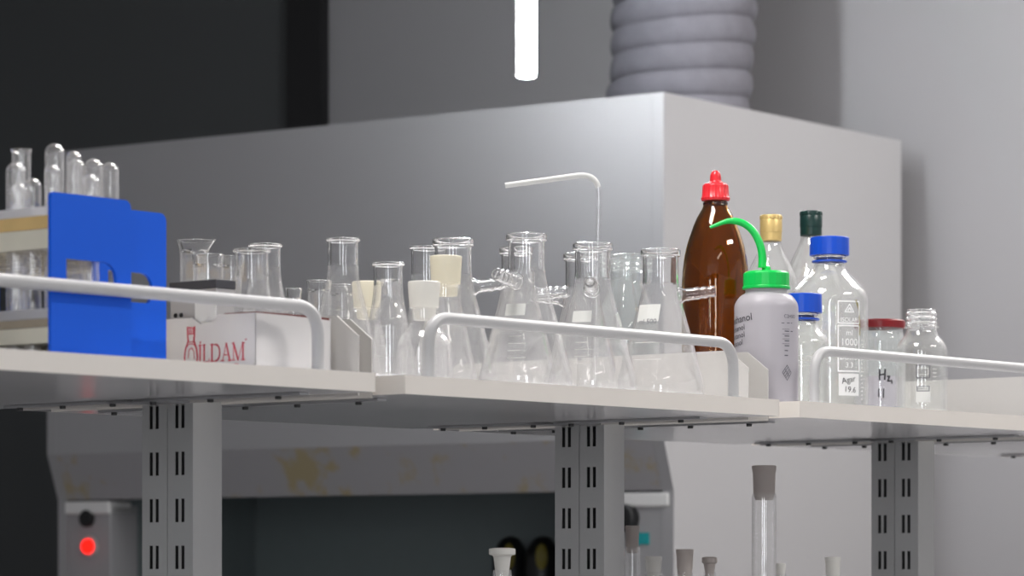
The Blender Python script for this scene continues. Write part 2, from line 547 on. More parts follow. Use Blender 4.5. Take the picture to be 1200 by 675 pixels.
# ------------------------------------------------------------------ fume hood
hood = thing('fume_hood', 'large white fume hood cabinet behind the shelf, under the grey duct', 'fume hood', hood_loc, AH)
HT = EYE + .868; HB = 1.690; HL = 1.596; HW = 1.53; HD = .87
bm = B()
box(bm, 0, .02, .0225, HW - .0225, HB, HT); box(bm, .02, HD - .0005, .0225, HW - .0225, HT - .02, HT)
obj('upper_casing', bm, 'hood', hood)
bm = B(); prism(bm, [(0, HB), (.033, HL), (.06, HL), (.02, HB)], .0225, HW - .0225, 'y')
obj('sloped_header', bm, 'stained', hood)
side = [(0.0, HT), (.0, HB), (.033, HL), (.035, .9), (.035, 0), (HD, 0), (HD, HT)]
for y0 in (-.003, HW - .022):
    bm = B(); prism(bm, side, y0, y0 + .025, 'y')
    obj('side_panel', bm, 'hood', hood)
bm = B(); box(bm, HD - .02, HD, .02, HW - .02, 0, HT - .02)
box(bm, .5, HD - .02, .13, HW - .13, .95, 1.9); box(bm, .1, .5, .13, HW - .13, HL + .06, HL + .09)
box(bm, .1, .5, .12, .14, .95, HL + .08); box(bm, .1, .5, HW - .14, HW - .12, .95, HL + .08)
obj('dark_liner', bm, 'liner', hood)
bm = B(); box(bm, .04, HD - .03, .02, HW - .02, .9, .94, .004)
obj('work_top', bm, 'liner', hood)
bm = B(); box(bm, .04, HD - .03, .02, HW - .02, .06, .9)
cab = obj('base_cabinet', bm, 'hood', hood)
for i in range(2):
    bm = B(); box(bm, .02, .04, .03 + i * .74, .75 + i * .74, .08, .88, .003)
    d = obj('door', bm, 'hood', hood)
    bm = B(); tube(bm, bend([(.02, .66 + i * .2, .70), (-.01, .66 + i * .2, .70), (-.01, .66 + i * .2, .82), (.02, .66 + i * .2, .82)], [.01, .01]), .005)
    obj('door_handle', bm, 'zinc', d, True)
for i, y0 in enumerate((.022, HW - .142)):
    bm = B(); box(bm, .036, .12, y0, y0 + .12, .94, HL - .012, .004)
    post = obj('post', bm, 'hood', hood)
    bm = B(); box(bm, .03, .1, y0 - .015 if i == 0 else y0, y0 + .125, HL - .03, HL - .004, .004)
    obj('post_cap', bm, 'white_metal', post)
    zk = ht(607, 6.25 if i == 0 else 7.0); yk = y0 + (.078 if i == 0 else .062)
    if i == 1:
        bm = B(); lathe(bm, fillet([(0, 0), (.018, 0), (.018, .012, .004), (0, .012)]), 24)
        for v in bm.verts: v.co = Vector((.036 - v.co.z, yk + v.co.x, zk + v.co.y))
        k = obj('round_button', bm, 'black', post, True); k['label'] = 'black round button'
        bm = B(); lathe(bm, fillet([(0, 0), (.0155, 0), (.0155, .016, .007), (0, .018)]), 24)
        zr = ht(640, 7.0)
        for v in bm.verts: v.co = Vector((.036 - v.co.z, yk - .006 + v.co.x, zr + v.co.y))
        k = obj('signal_lamp', bm, 'red_led', post, True); k['label'] = 'lit red signal lamp'
        bm = B(); lathe(bm, fillet([(.0155, 0), (.022, 0), (.022, .006, .002), (.0155, .006)]), 24)
        for v in bm.verts: v.co = Vector((.036 - v.co.z, yk - .006 + v.co.x, zr + v.co.y))
        obj('lamp_bezel', bm, 'grey_metal', post, True)
    else:
        bm = B(); lathe(bm, fillet([(0, 0), (.026, 0), (.026, .022, .008), (0, .024)]), 28)
        for v in bm.verts: v.co = Vector((.036 - v.co.z, yk + v.co.x, zk + v.co.y))
        k = obj('round_knob', bm, 'black', post, True); k['label'] = 'black round knob'
        bm = B(); box(bm, .034, .037, y0 + .03, y0 + .063, ht(638, 6.24), ht(624, 6.24))
        k = obj('teal_label', bm, 'teal', post); k['label'] = 'teal square sticker'
bm = B(); box(bm, .3, .49, .42, .76, 1.26, 1.28, .002); box(bm, .3, .49, .42, .44, .94, 1.26); box(bm, .3, .49, .74, .76, .94, 1.26)
obj('inner_stand', bm, 'liner', hood)
for i, px in enumerate((598, 636)):
    # two dark canisters inside the hood, with an olive yellow oval on the face turned to the left
    a = (px - 600) / F; x = .40
    y = (a * (HC.y + HU.y * x) - HC.x - HU.x * x) / (HV.x - a * HV.y)
    p = H(x, y, 1.28)
    top = ht(628, p.y) - 1.28
    t = thing('round_canister', ['black round canister in the hood behind the white stopper', 'black round canister in the hood next to the middle upright'][i], 'canister', p, AH, 'canisters in the hood')
    bm = B(); r = .036
    lathe(bm, fillet([(0, 0), (r * .9, 0, .006), (r, .02), (r, top - r * .9, .02), (r * .45, top - .004, .012), (0, top)], 8), 32)
    obj('canister_body', bm, 'black', t, True)
    bm = B()
    pr = [(0, 0), (.02, .0), (.017, .004), (0, .005)]
    lathe(bm, pr, 28)
    th = PI + .55
    for v in bm.verts:
        yy = v.co.x * .62; zz = v.co.y * 1.3; an = th + yy / r
        rr = r + .0005 + v.co.z * .4
        v.co = Vector((rr * math.cos(an), rr * math.sin(an), top - .042 + zz))
    k = obj('yellow_face', bm, 'olive', t, True); k['label'] = 'olive yellow oval face'

# flexible duct
dx, dy = .475, .280
dp = H(dx, dy, HT)
bm = B()
prof = [(0.10, 0.0)]
z = 0.0; k = 0
while z < CEIL - HT:
    for q in range(10):
        f = q / 10
        prof.append((.136 + .0085 * abs(math.sin(PI * f)) ** .55 + -.0015 * f + .002 * math.sin(k * 2.1), z + f * .051))
    z += .051; k += 1
prof = [p for p in prof if p[1] <= CEIL - HT] + [(.10, CEIL - HT)]
lathe(bm, prof, 64)
for v in bm.verts:
    a = math.atan2(v.co.y, v.co.x); zz = v.co.z
    r = 1 + .010 * math.sin(3 * a + zz * 9) + .007 * math.sin(7 * a - zz * 23) + .004 * math.sin(13 * a + zz * 60)
    v.co.x *= r; v.co.y *= r
    if .02 < zz < CEIL - HT - .02:
        v.co.z += .010 * math.sin(a + 1.9) + .003 * math.sin(2 * a + zz * 11)
    v.co.x += .012 * math.sin(zz * 6)
t = tag(obj('exhaust_duct', bm, 'duct', smooth=50, loc=dp), 'grey ribbed flexible duct rising from the top of the fume hood', 'duct')

# ------------------------------------------------------------------ bench under the shelving
bench = thing('lab_bench', 'white laboratory bench carrying the shelf uprights', 'bench', P(0, 0), AU)
bm = B(); box(bm, -.6, 3.3, -.35, .95, .87, .9, .004)
obj('bench_top', bm, 'laminate', bench)
bm = B(); box(bm, -.55, 3.25, -.28, .88, .1, .87); box(bm, -.5, 3.2, -.22, .82, 0, .1)
obj('bench_body', bm, 'white_metal', bench)

# ------------------------------------------------------------------ uprights
def channel(v0, v1, top, bottom, t0, t1, pitch=.05):
    """slotted channel: the face turned to -t has pairs of real slots"""
    bm = B()
    wd = v1 - v0
    c = [v0, v1 - wd * .60 - .0026, v1 - wd * .60 + .0026, v1 - wd * .36 - .0026, v1 - wd * .36 + .0026, v1]
    zs = [top]; z = top - .004; slots = []
    while z - .025 > bottom + .01:
        slots.append((z, z - .025)); z -= pitch
    def quad(a, b, c_, d): bm.faces.new([bm.verts.new(p) for p in (a, b, c_, d)])
    def face(x, ya, yb, za, zb): quad((x, ya, za), (x, yb, za), (x, yb, zb), (x, ya, zb))
    prev = top
    for (za, zb) in slots:
        face(t0, v0, v1, prev, za)
        for i in (0, 2, 4): face(t0, c[i], c[i + 1], za, zb)
        for i in (1, 3):                          # slot walls
            quad((t0, c[i], za), (t0 + .001, c[i], za), (t0 + .001, c[i], zb), (t0, c[i], zb))
            quad((t0, c[i + 1], za), (t0 + .001, c[i + 1], za), (t0 + .001, c[i + 1], zb), (t0, c[i + 1], zb))
            quad((t0, c[i], za), (t0 + .001, c[i], za), (t0 + .001, c[i + 1], za), (t0, c[i + 1], za))
            quad((t0, c[i], zb), (t0 + .001, c[i], zb), (t0 + .001, c[i + 1], zb), (t0, c[i + 1], zb))
        prev = zb
    face(t0, v0, v1, prev, bottom)
    # rest of the channel
    for y in (v0, v1): quad((t0, y, top), (t1, y, top), (t1, y, bottom), (t0, y, bottom))
    face(t1, v0, v1, top, bottom)
    for zz in (top, bottom): quad((t0, v0, zz), (t1, v0, zz), (t1, v1, zz), (t0, v1, zz))
    bmesh.ops.remove_doubles(bm, verts=bm.verts, dist=1e-5)
    return bm
GAPS = [(.5015, .548), (1.204, 1.247), (1.900, 1.944), (-.19, -.147)]
UP = ['grey slotted shelf upright below the red and white carton', 'grey slotted shelf upright below the conical flasks, beside the canisters', 'grey slotted shelf upright below the clear open bottle and red lidded jar', 'grey slotted shelf upright at the near end, left of the picture']
order = [0, 1, 2, 3]
VM = .3005                                    # middle of the double upright
for i in order:
    g0, g1 = GAPS[i]
    t = thing('slotted_upright', UP[i], 'upright', P(g0, VM, .9), AU, 'slotted shelf uprights')
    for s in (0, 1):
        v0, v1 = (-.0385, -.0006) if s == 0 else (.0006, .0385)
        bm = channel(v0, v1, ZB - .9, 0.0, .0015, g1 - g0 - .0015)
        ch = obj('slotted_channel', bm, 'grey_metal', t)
        bm = B(); box(bm, .0040, .0050, v0 + .002, v1 - .002, .01, ZB - .905)  # black strip behind the slots, put in for the shade inside them
        obj('slot_shade_strip', bm, 'black', ch)
    bm = B(); box(bm, -.004 + .0055, g1 - g0 - .0015, -.045, .045, -.0, .004)
    obj('foot_plate', bm, 'grey_metal', t)

# ------------------------------------------------------------------ shelves, brackets, guard rails
SECT = [(-.147, .5015), (.548, 1.204), (1.247, 1.900), (1.944, 2.55)]
SN = ['under the blue racks', 'under the flasks', 'under the blue capped bottles', 'at the far right']
DEP = .574
def board(name, i, zt, zb, label, group):
    t0, t1 = SECT[i]
    t = thing(name, label, 'shelf', P(t0, 0, zb), AU, group)
    L = t1 - t0
    bm = B(); box(bm, 0, L, .0012, DEP - .0012, 0, zt - zb, .0006, 1)
    obj('shelf_panel', bm, 'laminate', t)
    for y0, y1 in ((0, .0016), (DEP - .0016, DEP)):
        bm = B(); box(bm, 0, L, y0, y1, 0, zt - zb); obj('edge_band', bm, 'edge', t)
    for x0, x1 in ((-.0008, .0006), (L - .0006, L + .0008)):
        bm = B(); box(bm, x0, x1, 0, DEP, 0, zt - zb); obj('end_band', bm, 'edge', t)
    return t
def bracket(i, e, side, zt, zb, label, group):
    """side plate that stands above the shelf end, with a flange carrying the board"""
    t0, t1 = SECT[i]
    x = t1 + .001 if e else t0 - .0026
    t = thing('shelf_bracket', label, 'bracket', P(x, 0, zb), AU, group)
    if side == 0:
        a, b = (.024 if (i == 0 and e) else .045), VM - .004
    else:
        a, b = DEP - .045, VM + .004
    s = 1 if b > a else -1
    h = zt - zb + .0605
    bm = B(); prism(bm, [(a, -.003), (b, -.003), (b, h), (a + s * .030, h), (a, h - .022)], 0, .0016, 'x')
    obj('side_plate', bm, 'bracket_paint', t)
    bm = B()
    lo, hi = (-.055, -.041) if e else (.0426, .0566)
    y0, y1 = sorted((a + s * .03, b)); box(bm, lo, hi, y0, y1, -.0030, -.0006)
    ya, yb = (y1 - .03, y1) if s > 0 else (y0, y0 + .03)
    box(bm, min(lo, .0), max(hi, .0016), ya, yb, -.0028, -.0008)
    fl = obj('flange', bm, 'zinc', t)
    for f in (.15, .55, .9):
        bm = B(); lathe(bm, fillet([(0, -.0065), (.0035, -.0065, .001), (.0035, -.0032), (0, -.0032)]), 12, (lo + hi) / 2, y0 + (y1 - y0) * f)
        obj('screw', bm, 'dark_screw', fl, True)
    return t
def rail(i, z, label):
    t0, t1 = SECT[i]
    a, b = t0 + .058, t1 - .063
    t = thing('guard_rail', label, 'guard rail', P(0, .02, ZS), AU, 'guard rails on the shelf front')
    bm = B(); r = .0063
    tube(bm, bend([(a, 0, .0005), (a, 0, z), (b, 0, z), (b, 0, .0005)], [.048, .048], 14), r, 20)
    obj('rail_tube', bm, 'rail', t, True)
    for x in (a, b):
        bm = B(); lathe(bm, fillet([(.0, 0), (.0085, 0), (.0085, .002, .0008), (.0, .002)]), 20, x, 0)
        obj('foot_ring', bm, 'rail', t, True)
for i in range(4):
    board('shelf_board', i, ZS, ZB, 'white laminate shelf board with cream front edge, ' + SN[i], 'upper shelf boards')
    board('lower_shelf_board', i, LZS, LZB, 'lower white shelf board, below the board ' + SN[i], 'lower shelf boards')
    for e in (0, 1):
        for s in (0, 1):
            end = 'far' if e else 'near'
            sd = 'front' if s == 0 else 'rear'
            bracket(i, e, s, ZS, ZB, f'white {sd} bracket plate, {end} end of the board ' + SN[i], 'upper shelf brackets')
    if i < 3:
        rail(i, .0635, 'bent white guard rail ' + ['in front of the blue racks and the carton', 'in front of the conical flasks', 'in front of the blue capped bottles'][i])

# ------------------------------------------------------------------ things on the upper shelf
FOOT = []                                     # footprints, to keep things apart
def spot(px, d, r, name):
    t = at(px, d); FOOT.append((name, t, d, r)); return P(t, d, ZS)
def span(px0, px1, Y): return (px1 - px0) * Y / F

# --- test tube racks
def rack(t0, t1, d0, d1, h, label, holes=True):
    t = thing('test_tube_rack', label, 'test tube rack', P(t0, d0, ZS), AU, 'blue ended test tube racks')
    W, L = t1 - t0, d1 - d0
    for k, (y0, y1) in enumerate(((0, .004), (L - .004, L))):
        # end plate with rounded top corners and a long grip hole: outer ring to inner ring
        bm = B()
        outer = []
        def arc(cx, cz, r, a0, a1, n=5):
            return [(cx + r * math.cos(a0 + (a1 - a0) * j / n), cz + r * math.sin(a0 + (a1 - a0) * j / n)) for j in range(n + 1)]
        R = .008
        outer = [(0, 0), (W, 0)] + arc(W - R, h - R, R, 0, PI / 2) + arc(R * .4, h - R * .4, R * .4, PI / 2, PI)
        hx, hz, hw, hh = W * .5, h * .50, W * .31, .0145
        inner = [(hx - hw, hz - hh * .6), (hx - hw * .8, hz - hh), (hx + hw * .8, hz - hh), (hx + hw, hz - hh * .5)] + arc(hx + hw - hh, hz, hh, 0, PI / 2, 4) + [(hx - hw, hz + hh)]
        vo = [[bm.verts.new((x, y, z)) for x, z in outer] for y in (y0, y1)]
        vi = [[bm.verts.new((x, y, z)) for x, z in inner] for y in (y0, y1)]
        for a, b in ((vo[0], vo[1]), (vi[0], vi[1])):
            n = len(a)
            for j in range(n): bm.faces.new((a[j], a[(j + 1) % n], b[(j + 1) % n], b[j]))
        for s in (0, 1):
            es = []
            for ring in (vo[s], vi[s]):
                n = len(ring)
                for j in range(n):
                    e = bm.edges.get((ring[j], ring[(j + 1) % n])); es.append(e)
            bmesh.ops.triangle_fill(bm, use_beauty=True, use_dissolve=False, edges=es)
        obj('end_plate', bm, 'blue', t)
    def lattice(z0, z1, mat, nm, bar=.0035):
        bm = B()
        nx, ny = 4, int(L / .0245)
        for i in range(nx + 1):
            x = .002 + (W - .004) * i / nx; box(bm, x - bar / 2, x + bar / 2, .004, L - .004, z0, z1)
        for j in range(ny + 1):
            y = .006 + (L - .012) * j / ny; box(bm, .002, W - .002, y - bar / 2, y + bar / 2, z0 + .0002, z1 - .0002)
        return obj(nm, bm, mat, t)
    lattice(h - .021, h - .013, 'clear_plate', 'top_plate')
    lattice(h - .0335, h - .0215, 'amber_plate', 'amber_tier')
    lattice(h - .052, h - .034, 'cream_plate', 'cream_tier')
    lattice(.034, .043, 'clear_plate', 'middle_plate')
    lattice(.026, .0335, 'brown_plate', 'brown_tier')
    lattice(.011, .0255, 'cream_plate', 'lower_cream_tier')
    bm = B(); box(bm, .001, W - .001, .004, L - .004, 0.0, .004); obj('bottom_plate', bm, 'clear_plate', t)
    return t, W, L
R1 = (.089, .191, .030, .275); R2 = (.193, .289, .083, .33)
HR = .1505
rack(*R1, HR, 'blue ended test tube rack nearest the left picture edge, full of upturned tubes')
rack(*R2, HR - .001, 'second blue ended test tube rack, set back beside the white carton')
def test_tube(px, col, R, top, rad, label, upright=False):
    """glass tube standing upside down in a cell of the rack"""
    t0, t1, d0, d1 = R
    W, L = t1 - t0, d1 - d0
    ny = int(L / .0245)
    tt = t0 + .002 + (W - .004) * (col + .5) / 4
    a = (px - 600) / F
    d = (O.x + U.x * tt - a * (O.y + U.y * tt)) / (a * V.y - V.x)
    j = min(ny - 1, max(0, round((d - d0 - .006) / ((L - .012) / ny) - .5)))
    d = d0 + .006 + (L - .012) * (j + .5) / ny
    rad = min(rad, (W - .004) / 8 - .0024, (L - .012) / ny / 2 - .0024)
    p = P(tt, d, ZS + .0042)
    h = ht(top, p.y) - p.z
    bm = B()
    if upright:
        lathe(bm, vessel([(0, 0), (rad, 0, rad * .95), (rad, h - .003), (rad + .0012, h - .002), (rad + .0012, h)], .0012, .0015), 24)
    else:
        pr = [(rad - .0011, 0), (rad, 0)] + [(rad * math.cos(PI / 2 * q / 8), h - rad + rad * math.sin(PI / 2 * q / 8)) for q in range(9)]
        pr[-1] = (0, h)
        ri = rad - .0011
        pr += [(0, h - .0013)] + [(ri * math.cos(PI / 2 * q / 8), h - rad + ri * math.sin(PI / 2 * q / 8)) for q in range(7, -1, -1)] + [(ri, 0)]
        lathe(bm, pr[1:], 24)
    o = obj('test_tube', bm, 'tube_glass', smooth=True, loc=p)
    return tag(o, label, 'test tube', 'test tubes in the racks')
for args in [
    (13, 0, R1, 190, .0095, 'domed test tube leftmost of those standing above the racks'),
    (37, 0, R1, 208.5, .0085, 'short domed test tube in front of the open ended tube'),
    (34, 2, R1, 175, .0098, 'test tube with its open rim up among the domed ones', True),
    (62, 2, R1, 168, .0100, 'tallest domed test tube, right of the one with an open rim'),
    (79, 3, R1, 177, .0075, 'slim domed test tube close against the right of the tallest tube'),
    (52, 1, R1, 193, .0075, 'domed test tube in front of the tallest tube'),
    (91, 1, R2, 186, .0085, 'domed test tube third right of the tallest one'),
    (102, 3, R1, 204, .0085, 'short thick domed test tube just above the first blue plate'),
    (112, 2, R2, 185.5, .0090, 'domed test tube second from the right end of the tubes'),
    (131, 2, R2, 190, .0088, 'rightmost domed test tube above the racks'),
    (20, 1, R1, 214, .0085, 'low domed test tube behind the leftmost one'),
]:
    test_tube(*args)
# --- carton with red printing
BX = (.38, .49, .05, .20); BH = .0565
t = thing('carton', 'open white carton with red lettering beside the blue racks', 'box', P(BX[0], BX[2], ZS), AU)
L, D = BX[1] - BX[0], BX[3] - BX[2]
wall_t = .0012
bm = B()
prism(bm, [(D, .0), (0, .0), (0, BH), (D * .35, BH + .0005), (D * .40, BH - .006), (D * .52, BH - .008), (D * .6, BH - .001), (D, BH - .001)], 0, wall_t, 'x')
box(bm, L - wall_t, L, 0, D, 0, BH); box(bm, wall_t, L - wall_t, D - wall_t, D, 0, BH); box(bm, wall_t, L - wall_t, wall_t, D - wall_t, 0, .0012)
prism(bm, [(0, 0), (L, 0), (L, BH - .002), (L * .5, BH - .0005), (0, BH)], 0, wall_t, 'y')
obj('carton_body', bm, 'card', t)
bm = B(); prism(bm, [(.0012, BH - .001), (L * .5, BH - .002), (L - .0012, BH - .0035), (L - .0012, BH + .0005), (L * .5, BH + .0014), (.0012, BH + .0012)], wall_t + .0001, wall_t + .0013, 'y')  # dark red edge strips that also stand for the flaps' shadow
prism(bm, [(.002, BH - .001), (D * .3, BH - .0006), (D * .3, BH + .0014), (.002, BH + .0012)], wall_t, wall_t + .0012, 'x')
k = obj('shaded_flap_edge', bm, 'flap_shade', t); k['label'] = 'dark red card edge with flap shadow'
# printing on the face turned to the left: x runs towards the front edge (-v), y up
def serif(bm, ch, x, h, wd, st=.0022, th=.0009):
    sf = .0009
    def st_(x0, w_): strokes(bm, [[(x0, 0), (x0, h)]], w_); strokes(bm, [[(x0 - w_ * .95, sf / 2), (x0 + w_ * .95, sf / 2)], [(x0 - w_ * .95, h - sf / 2), (x0 + w_ * .95, h - sf / 2)]], sf)
    if ch == 'I':
        st_(x + wd / 2, st); strokes(bm, [[(x + wd / 2 - .0002, h + .0022), (x + wd / 2 + .0006, h + .0028)]], .0018)
    if ch == 'L':
        st_(x + st, st); strokes(bm, [[(x + st, sf / 2), (x + wd, sf / 2)]], sf * 1.2); strokes(bm, [[(x + wd, 0), (x + wd + .0003, .003)]], th)
    if ch == 'D':
        st_(x + st, st)
        strokes(bm, [[(x + st, h - .0005), (x + wd * .6, h - .0005)], [(x + st, .0005), (x + wd * .6, .0005)]], .001)
        strokes(bm, [[(x + wd * .55 + wd * .38 * math.sin(q * PI / 8), h / 2 + (h / 2 - .0006) * math.cos(q * PI / 8)) for q in range(9)]], st * .85)
    if ch == 'A':
        strokes(bm, [[(x + wd * .12, 0), (x + wd * .5, h)]], th); strokes(bm, [[(x + wd * .5, h), (x + wd * .85, 0)]], st)
        strokes(bm, [[(x + wd * .25, h * .34), (x + wd * .72, h * .34)]], th)
        strokes(bm, [[(x - .0006, sf / 2), (x + wd * .3, sf / 2)], [(x + wd * .65, sf / 2), (x + wd + .001, sf / 2)]], sf)
    if ch == 'M':
        strokes(bm, [[(x + wd * .1, 0), (x + wd * .1, h)]], th); strokes(bm, [[(x + wd * .1, h), (x + wd * .48, .0003)]], st)
        strokes(bm, [[(x + wd * .48, .0003), (x + wd * .86, h)]], th); strokes(bm, [[(x + wd * .88, 0), (x + wd * .88, h)]], st)
        strokes(bm, [[(x - .0006, sf / 2), (x + wd * .25, sf / 2)], [(x + wd * .7, sf / 2), (x + wd * 1.05, sf / 2)], [(x - .0006, h - sf / 2), (x + wd * .15, h - sf / 2)], [(x + wd * .8, h - sf / 2), (x + wd * 1.05, h - sf / 2)]], sf)
fx = lambda px: (D * 0 + span(px, 299, 3.42) / .845 * .99)          # distance back from the box corner
bm = B()
x = 0
for ch, wd, gap in (('I', .0055, .0008), ('L', .0092, .0018), ('D', .0142, .0012), ('A', .0140, .0014), ('M', .0170, 0)):
    serif(bm, ch, x, .0175, wd); x += wd + gap
strokes(bm, [[(x + .0012, .020), (x + .003, .0205)]], .0012)
strokes(bm, [[(.030, -.0042), (.056, -.0034)]], .0012)
flat(bm, (-.0004, fx(219), .0100), (0, -1, 0), (0, 0, 1))
k = obj('red_lettering', bm, 'red_ink', t); k['label'] = 'red lettering reading İLDAM'
bm = B()                                     # flask emblem: notched neck, waist and round belly
em = [(-.0052, .0330), (-.0050, .0255), (-.0042, .019), (-.0080, .011), (-.0094, .003), (-.0088, -.002)]
strokes(bm, [em], .0019); strokes(bm, [[(-x * .95, y) for x, y in em]], .0022)
strokes(bm, [[(-.0088, -.002), (-.002, -.0038), (.006, -.0036), (.0086, -.0015)]], .0016)
strokes(bm, [[(-.0025, .032), (-.0025, .0265)], [(0, .0325), (0, .0265)], [(.0028, .032), (.0028, .0265)]], .0013)
strokes(bm, [[(-.005, .0330), (.005, .0320)], [(-.0048, .026), (.0048, .026)], [(-.004, .018), (.004, .018)]], .0009)
strokes(bm, [[(-.0075, .012), (-.003, .016), (.003, .016), (.0075, .012)], [(-.004, .002), (-.003, .010), (.001, .012), (.004, .008), (.0045, .001)]], .0009)
flat(bm, (-.0004, fx(209), .0130), (0, -1, 0), (0, 0, 1))
k = obj('red_emblem', bm, 'red_ink', t); k['label'] = 'red emblem in the outline of a flask'

# small grey box with a dark lid, standing in the carton
p = P(.3835, .108, ZS + .0013); hh = ht(328, 3.44) - p.z
t = thing('small_box', 'small grey box with a dark lid standing inside the white carton', 'box', p, AU)
bm = B(); box(bm, 0, .026, 0, .066, 0, hh - .009, .0008)
obj('box_body', bm, 'carton_grey', t)
bm = B(); box(bm, -.001, .027, -.001, .067, hh - .009, hh, .001)
k = obj('lid', bm, 'lid_dark', t); k['label'] = 'dark grey lid'
for y in (.050, .058):
    bm = B(); lathe(bm, fillet([(0, 0), (.0024, 0), (.0022, .0012, .0006), (0, .0012)]), 12)
    for v in bm.verts: v.co = Vector((-.0002 - v.co.z, y + v.co.x, hh - .034 + v.co.y))
    obj('black_stud', bm, 'black', t, True)
bm = B(); box(bm, -.0008, .0, -.0, .030, .004, hh - .014)
k = obj('white_side_label', bm, 'paper', t); k['label'] = 'plain white label'

# --- glassware
def graduations(t, prof_r, zs, theta, wd=.010):
    bm = B()
    for z in zs:
        r = prof_r(z)
        b2 = patch(wd, .0006, 4); wrap(b2, r + .0003, theta, z)
        me = bpy.data.meshes.new('tmp'); b2.to_mesh(me); b2.free(); bm.from_mesh(me); bpy.data.meshes.remove(me)
    return obj('graduation_marks', bm, 'enamel', t)
def cone_wrap(bm, prof_r, theta, z0, off=.0004):
    for v in bm.verts:
        z = z0 + v.co.y; r = prof_r(z) + off; a = theta + v.co.x / r
        v.co = Vector((r * math.cos(a), r * math.sin(a), z))
    return bm
def erlenmeyer(px, d, top, rb, rn, label, neck=.036, z0=0.0, mark=True, group='conical flasks', mat='fine_glass'):
    p = spot(px, d, rb, label); p.z += z0
    h = ht(top, p.y) - p.z
    t = thing('conical_flask', label, 'flask', p, 0, group)
    neck = min(neck, h * .3)
    bm = B()
    lathe(bm, vessel([(0, 0), (rb, 0, .010), (rb, .012, .006), (rn, h - neck, .022), (rn, h - .004), (rn + .0022, h - .0035, .001), (rn + .0022, h - .0005, .0008), (rn + .0008, h)], .0016, .0025), 44)
    solid_above(obj('flask_body', bm, mat, t, True), h - neck * .85)
    if mark:
        pr = lambda z: rb + (rn - rb) * (z - .012) / (h - neck - .012)
        graduations(t, pr, [h * f for f in (.25, .33, .41, .49)], facing(p) - .15)
    return t
def sidearm(t, z, r0, th, L=.042, rise=.12, mat='solid_glass'):
    """hollow hose barb of a filtering flask"""
    dr = Vector((math.cos(th), math.sin(th), rise)).normalized()
    pts, rad = [], []
    for k in range(15):
        f = k / 14
        q = Vector((math.cos(th) * r0, math.sin(th) * r0, z)) + dr * (L * f)
        pts.append(q)
        base = .0098 if f < .12 else .0078 - .0018 * f
        rad.append(base + (.0011 if (k % 3 == 1 and f > .35) else 0))
    bm = B(); tube(bm, pts, rad, 20, hollow=.0017)
    return obj('side_arm', bm, mat, t, True)
def filter_flask(px, d, top, rb, rn, th, label, mark=True, armlen=.042):
    p = spot(px, d, rb, label)
    h = ht(top, p.y) - ZS
    t = thing('filter_flask', label, 'flask', p, 0, 'side arm filter flasks')
    bm = B()
    nk = .046
    lathe(bm, vessel([(0, 0), (rb, 0, .014), (rb, .016, .008), (rn, h - nk, .028), (rn, h - .009), (rn + .0026, h - .0085, .0012), (rn + .0026, h - .001, .0012), (rn + .0005, h)], .0019, .004), 48)
    solid_above(obj('flask_body', bm, 'glass', t, True), h - nk * .9)
    pr = lambda z: rn if z > h - nk else rb + (rn - rb) * (z - .016) / (h - nk - .016)
    za = h - nk - .008
    sidearm(t, za, pr(za) - .0010, th, armlen)
    if mark:
        f0 = facing(p)
        bm = cone_wrap(patch(.024, .013, 8), pr, f0 - .42, h * .50)
        k = obj('writing_patch', bm, 'enamel', t); k['label'] = 'white enamel patch'
        bm = B()
        for q in range(6): strokes(bm, [[(-.010, -.008 * q), (.004 + .006 * (q % 2), -.008 * q)]], .0007)
        cone_wrap(bm, pr, f0 - .25, h * .42)
        obj('graduation_marks', bm, 'enamel', t)
    return t, p, h, pr

# in and behind the carton
ZC = .0014
erlenmeyer(295, .12, 292, .0335, .0172, 'wide necked conical flask standing in the white carton', .046, ZC, group='flasks by the carton')
def beaker(px, d, top, r, label, z0=0.0, lip=.004, spout=True, group='small beakers', name='beaker'):
    p = spot(px, d, r, label); p.z += z0
    h = ht(top, p.y) - p.z
    t = thing(name, label, 'beaker', p, facing(p) - PI / 2 - .2, group)
    bm = B()
    lathe(bm, vessel([(0, 0), (r, 0, .005), (r, h - .012, .008), (r + lip, h - .0012, .001), (r + lip, h)], .0013, .002), 40)
    if spout:
        for v in bm.verts:
            if v.co.z > h - .014:
                f = (v.co.z - h + .014) / .014
                a = math.atan2(v.co.y, v.co.x)
                g = math.exp(-((abs(a) - PI) / .35) ** 2) * f * f
                v.co.x *= 1 + .28 * g; v.co.y *= 1 + .1 * g; v.co.z += .001 * g
    solid_above(obj('glass_wall', bm, 'fine_glass', t, True), h - .012)
    bm = B()
    for k in range(6):
        b2 = patch(.006, .0005, 3); wrap(b2, r + .0003, PI / 2, h * (.2 + .1 * k))
        me = bpy.data.meshes.new('tmp'); b2.to_mesh(me); b2.free(); bm.from_mesh(me); bpy.data.meshes.remove(me)
    obj('graduation_marks', bm, 'enamel', t)
    return t
beaker(227.5, .235, 282, .0150, 'tall spouted beaker right of the blue rack, behind the carton', 0, .0035)
beaker(244, .170, 298.5, .0155, 'straight glass beaker in front of the tall spouted one', ZC, .0008, False)
beaker(271, .182, 300, .0105, 'narrow glass cylinder behind the flask in the carton', ZC, .0012, False, name='glass_cylinder')
erlenmeyer(311, .262, 286, .041, .0165, 'tall conical flask right behind the one in the carton', .036, group='flasks by the carton')
beaker(344, .30, 338, .0085, 'smallest glass beaker, at the curved end of the left guard rail', 0, .0012, False)
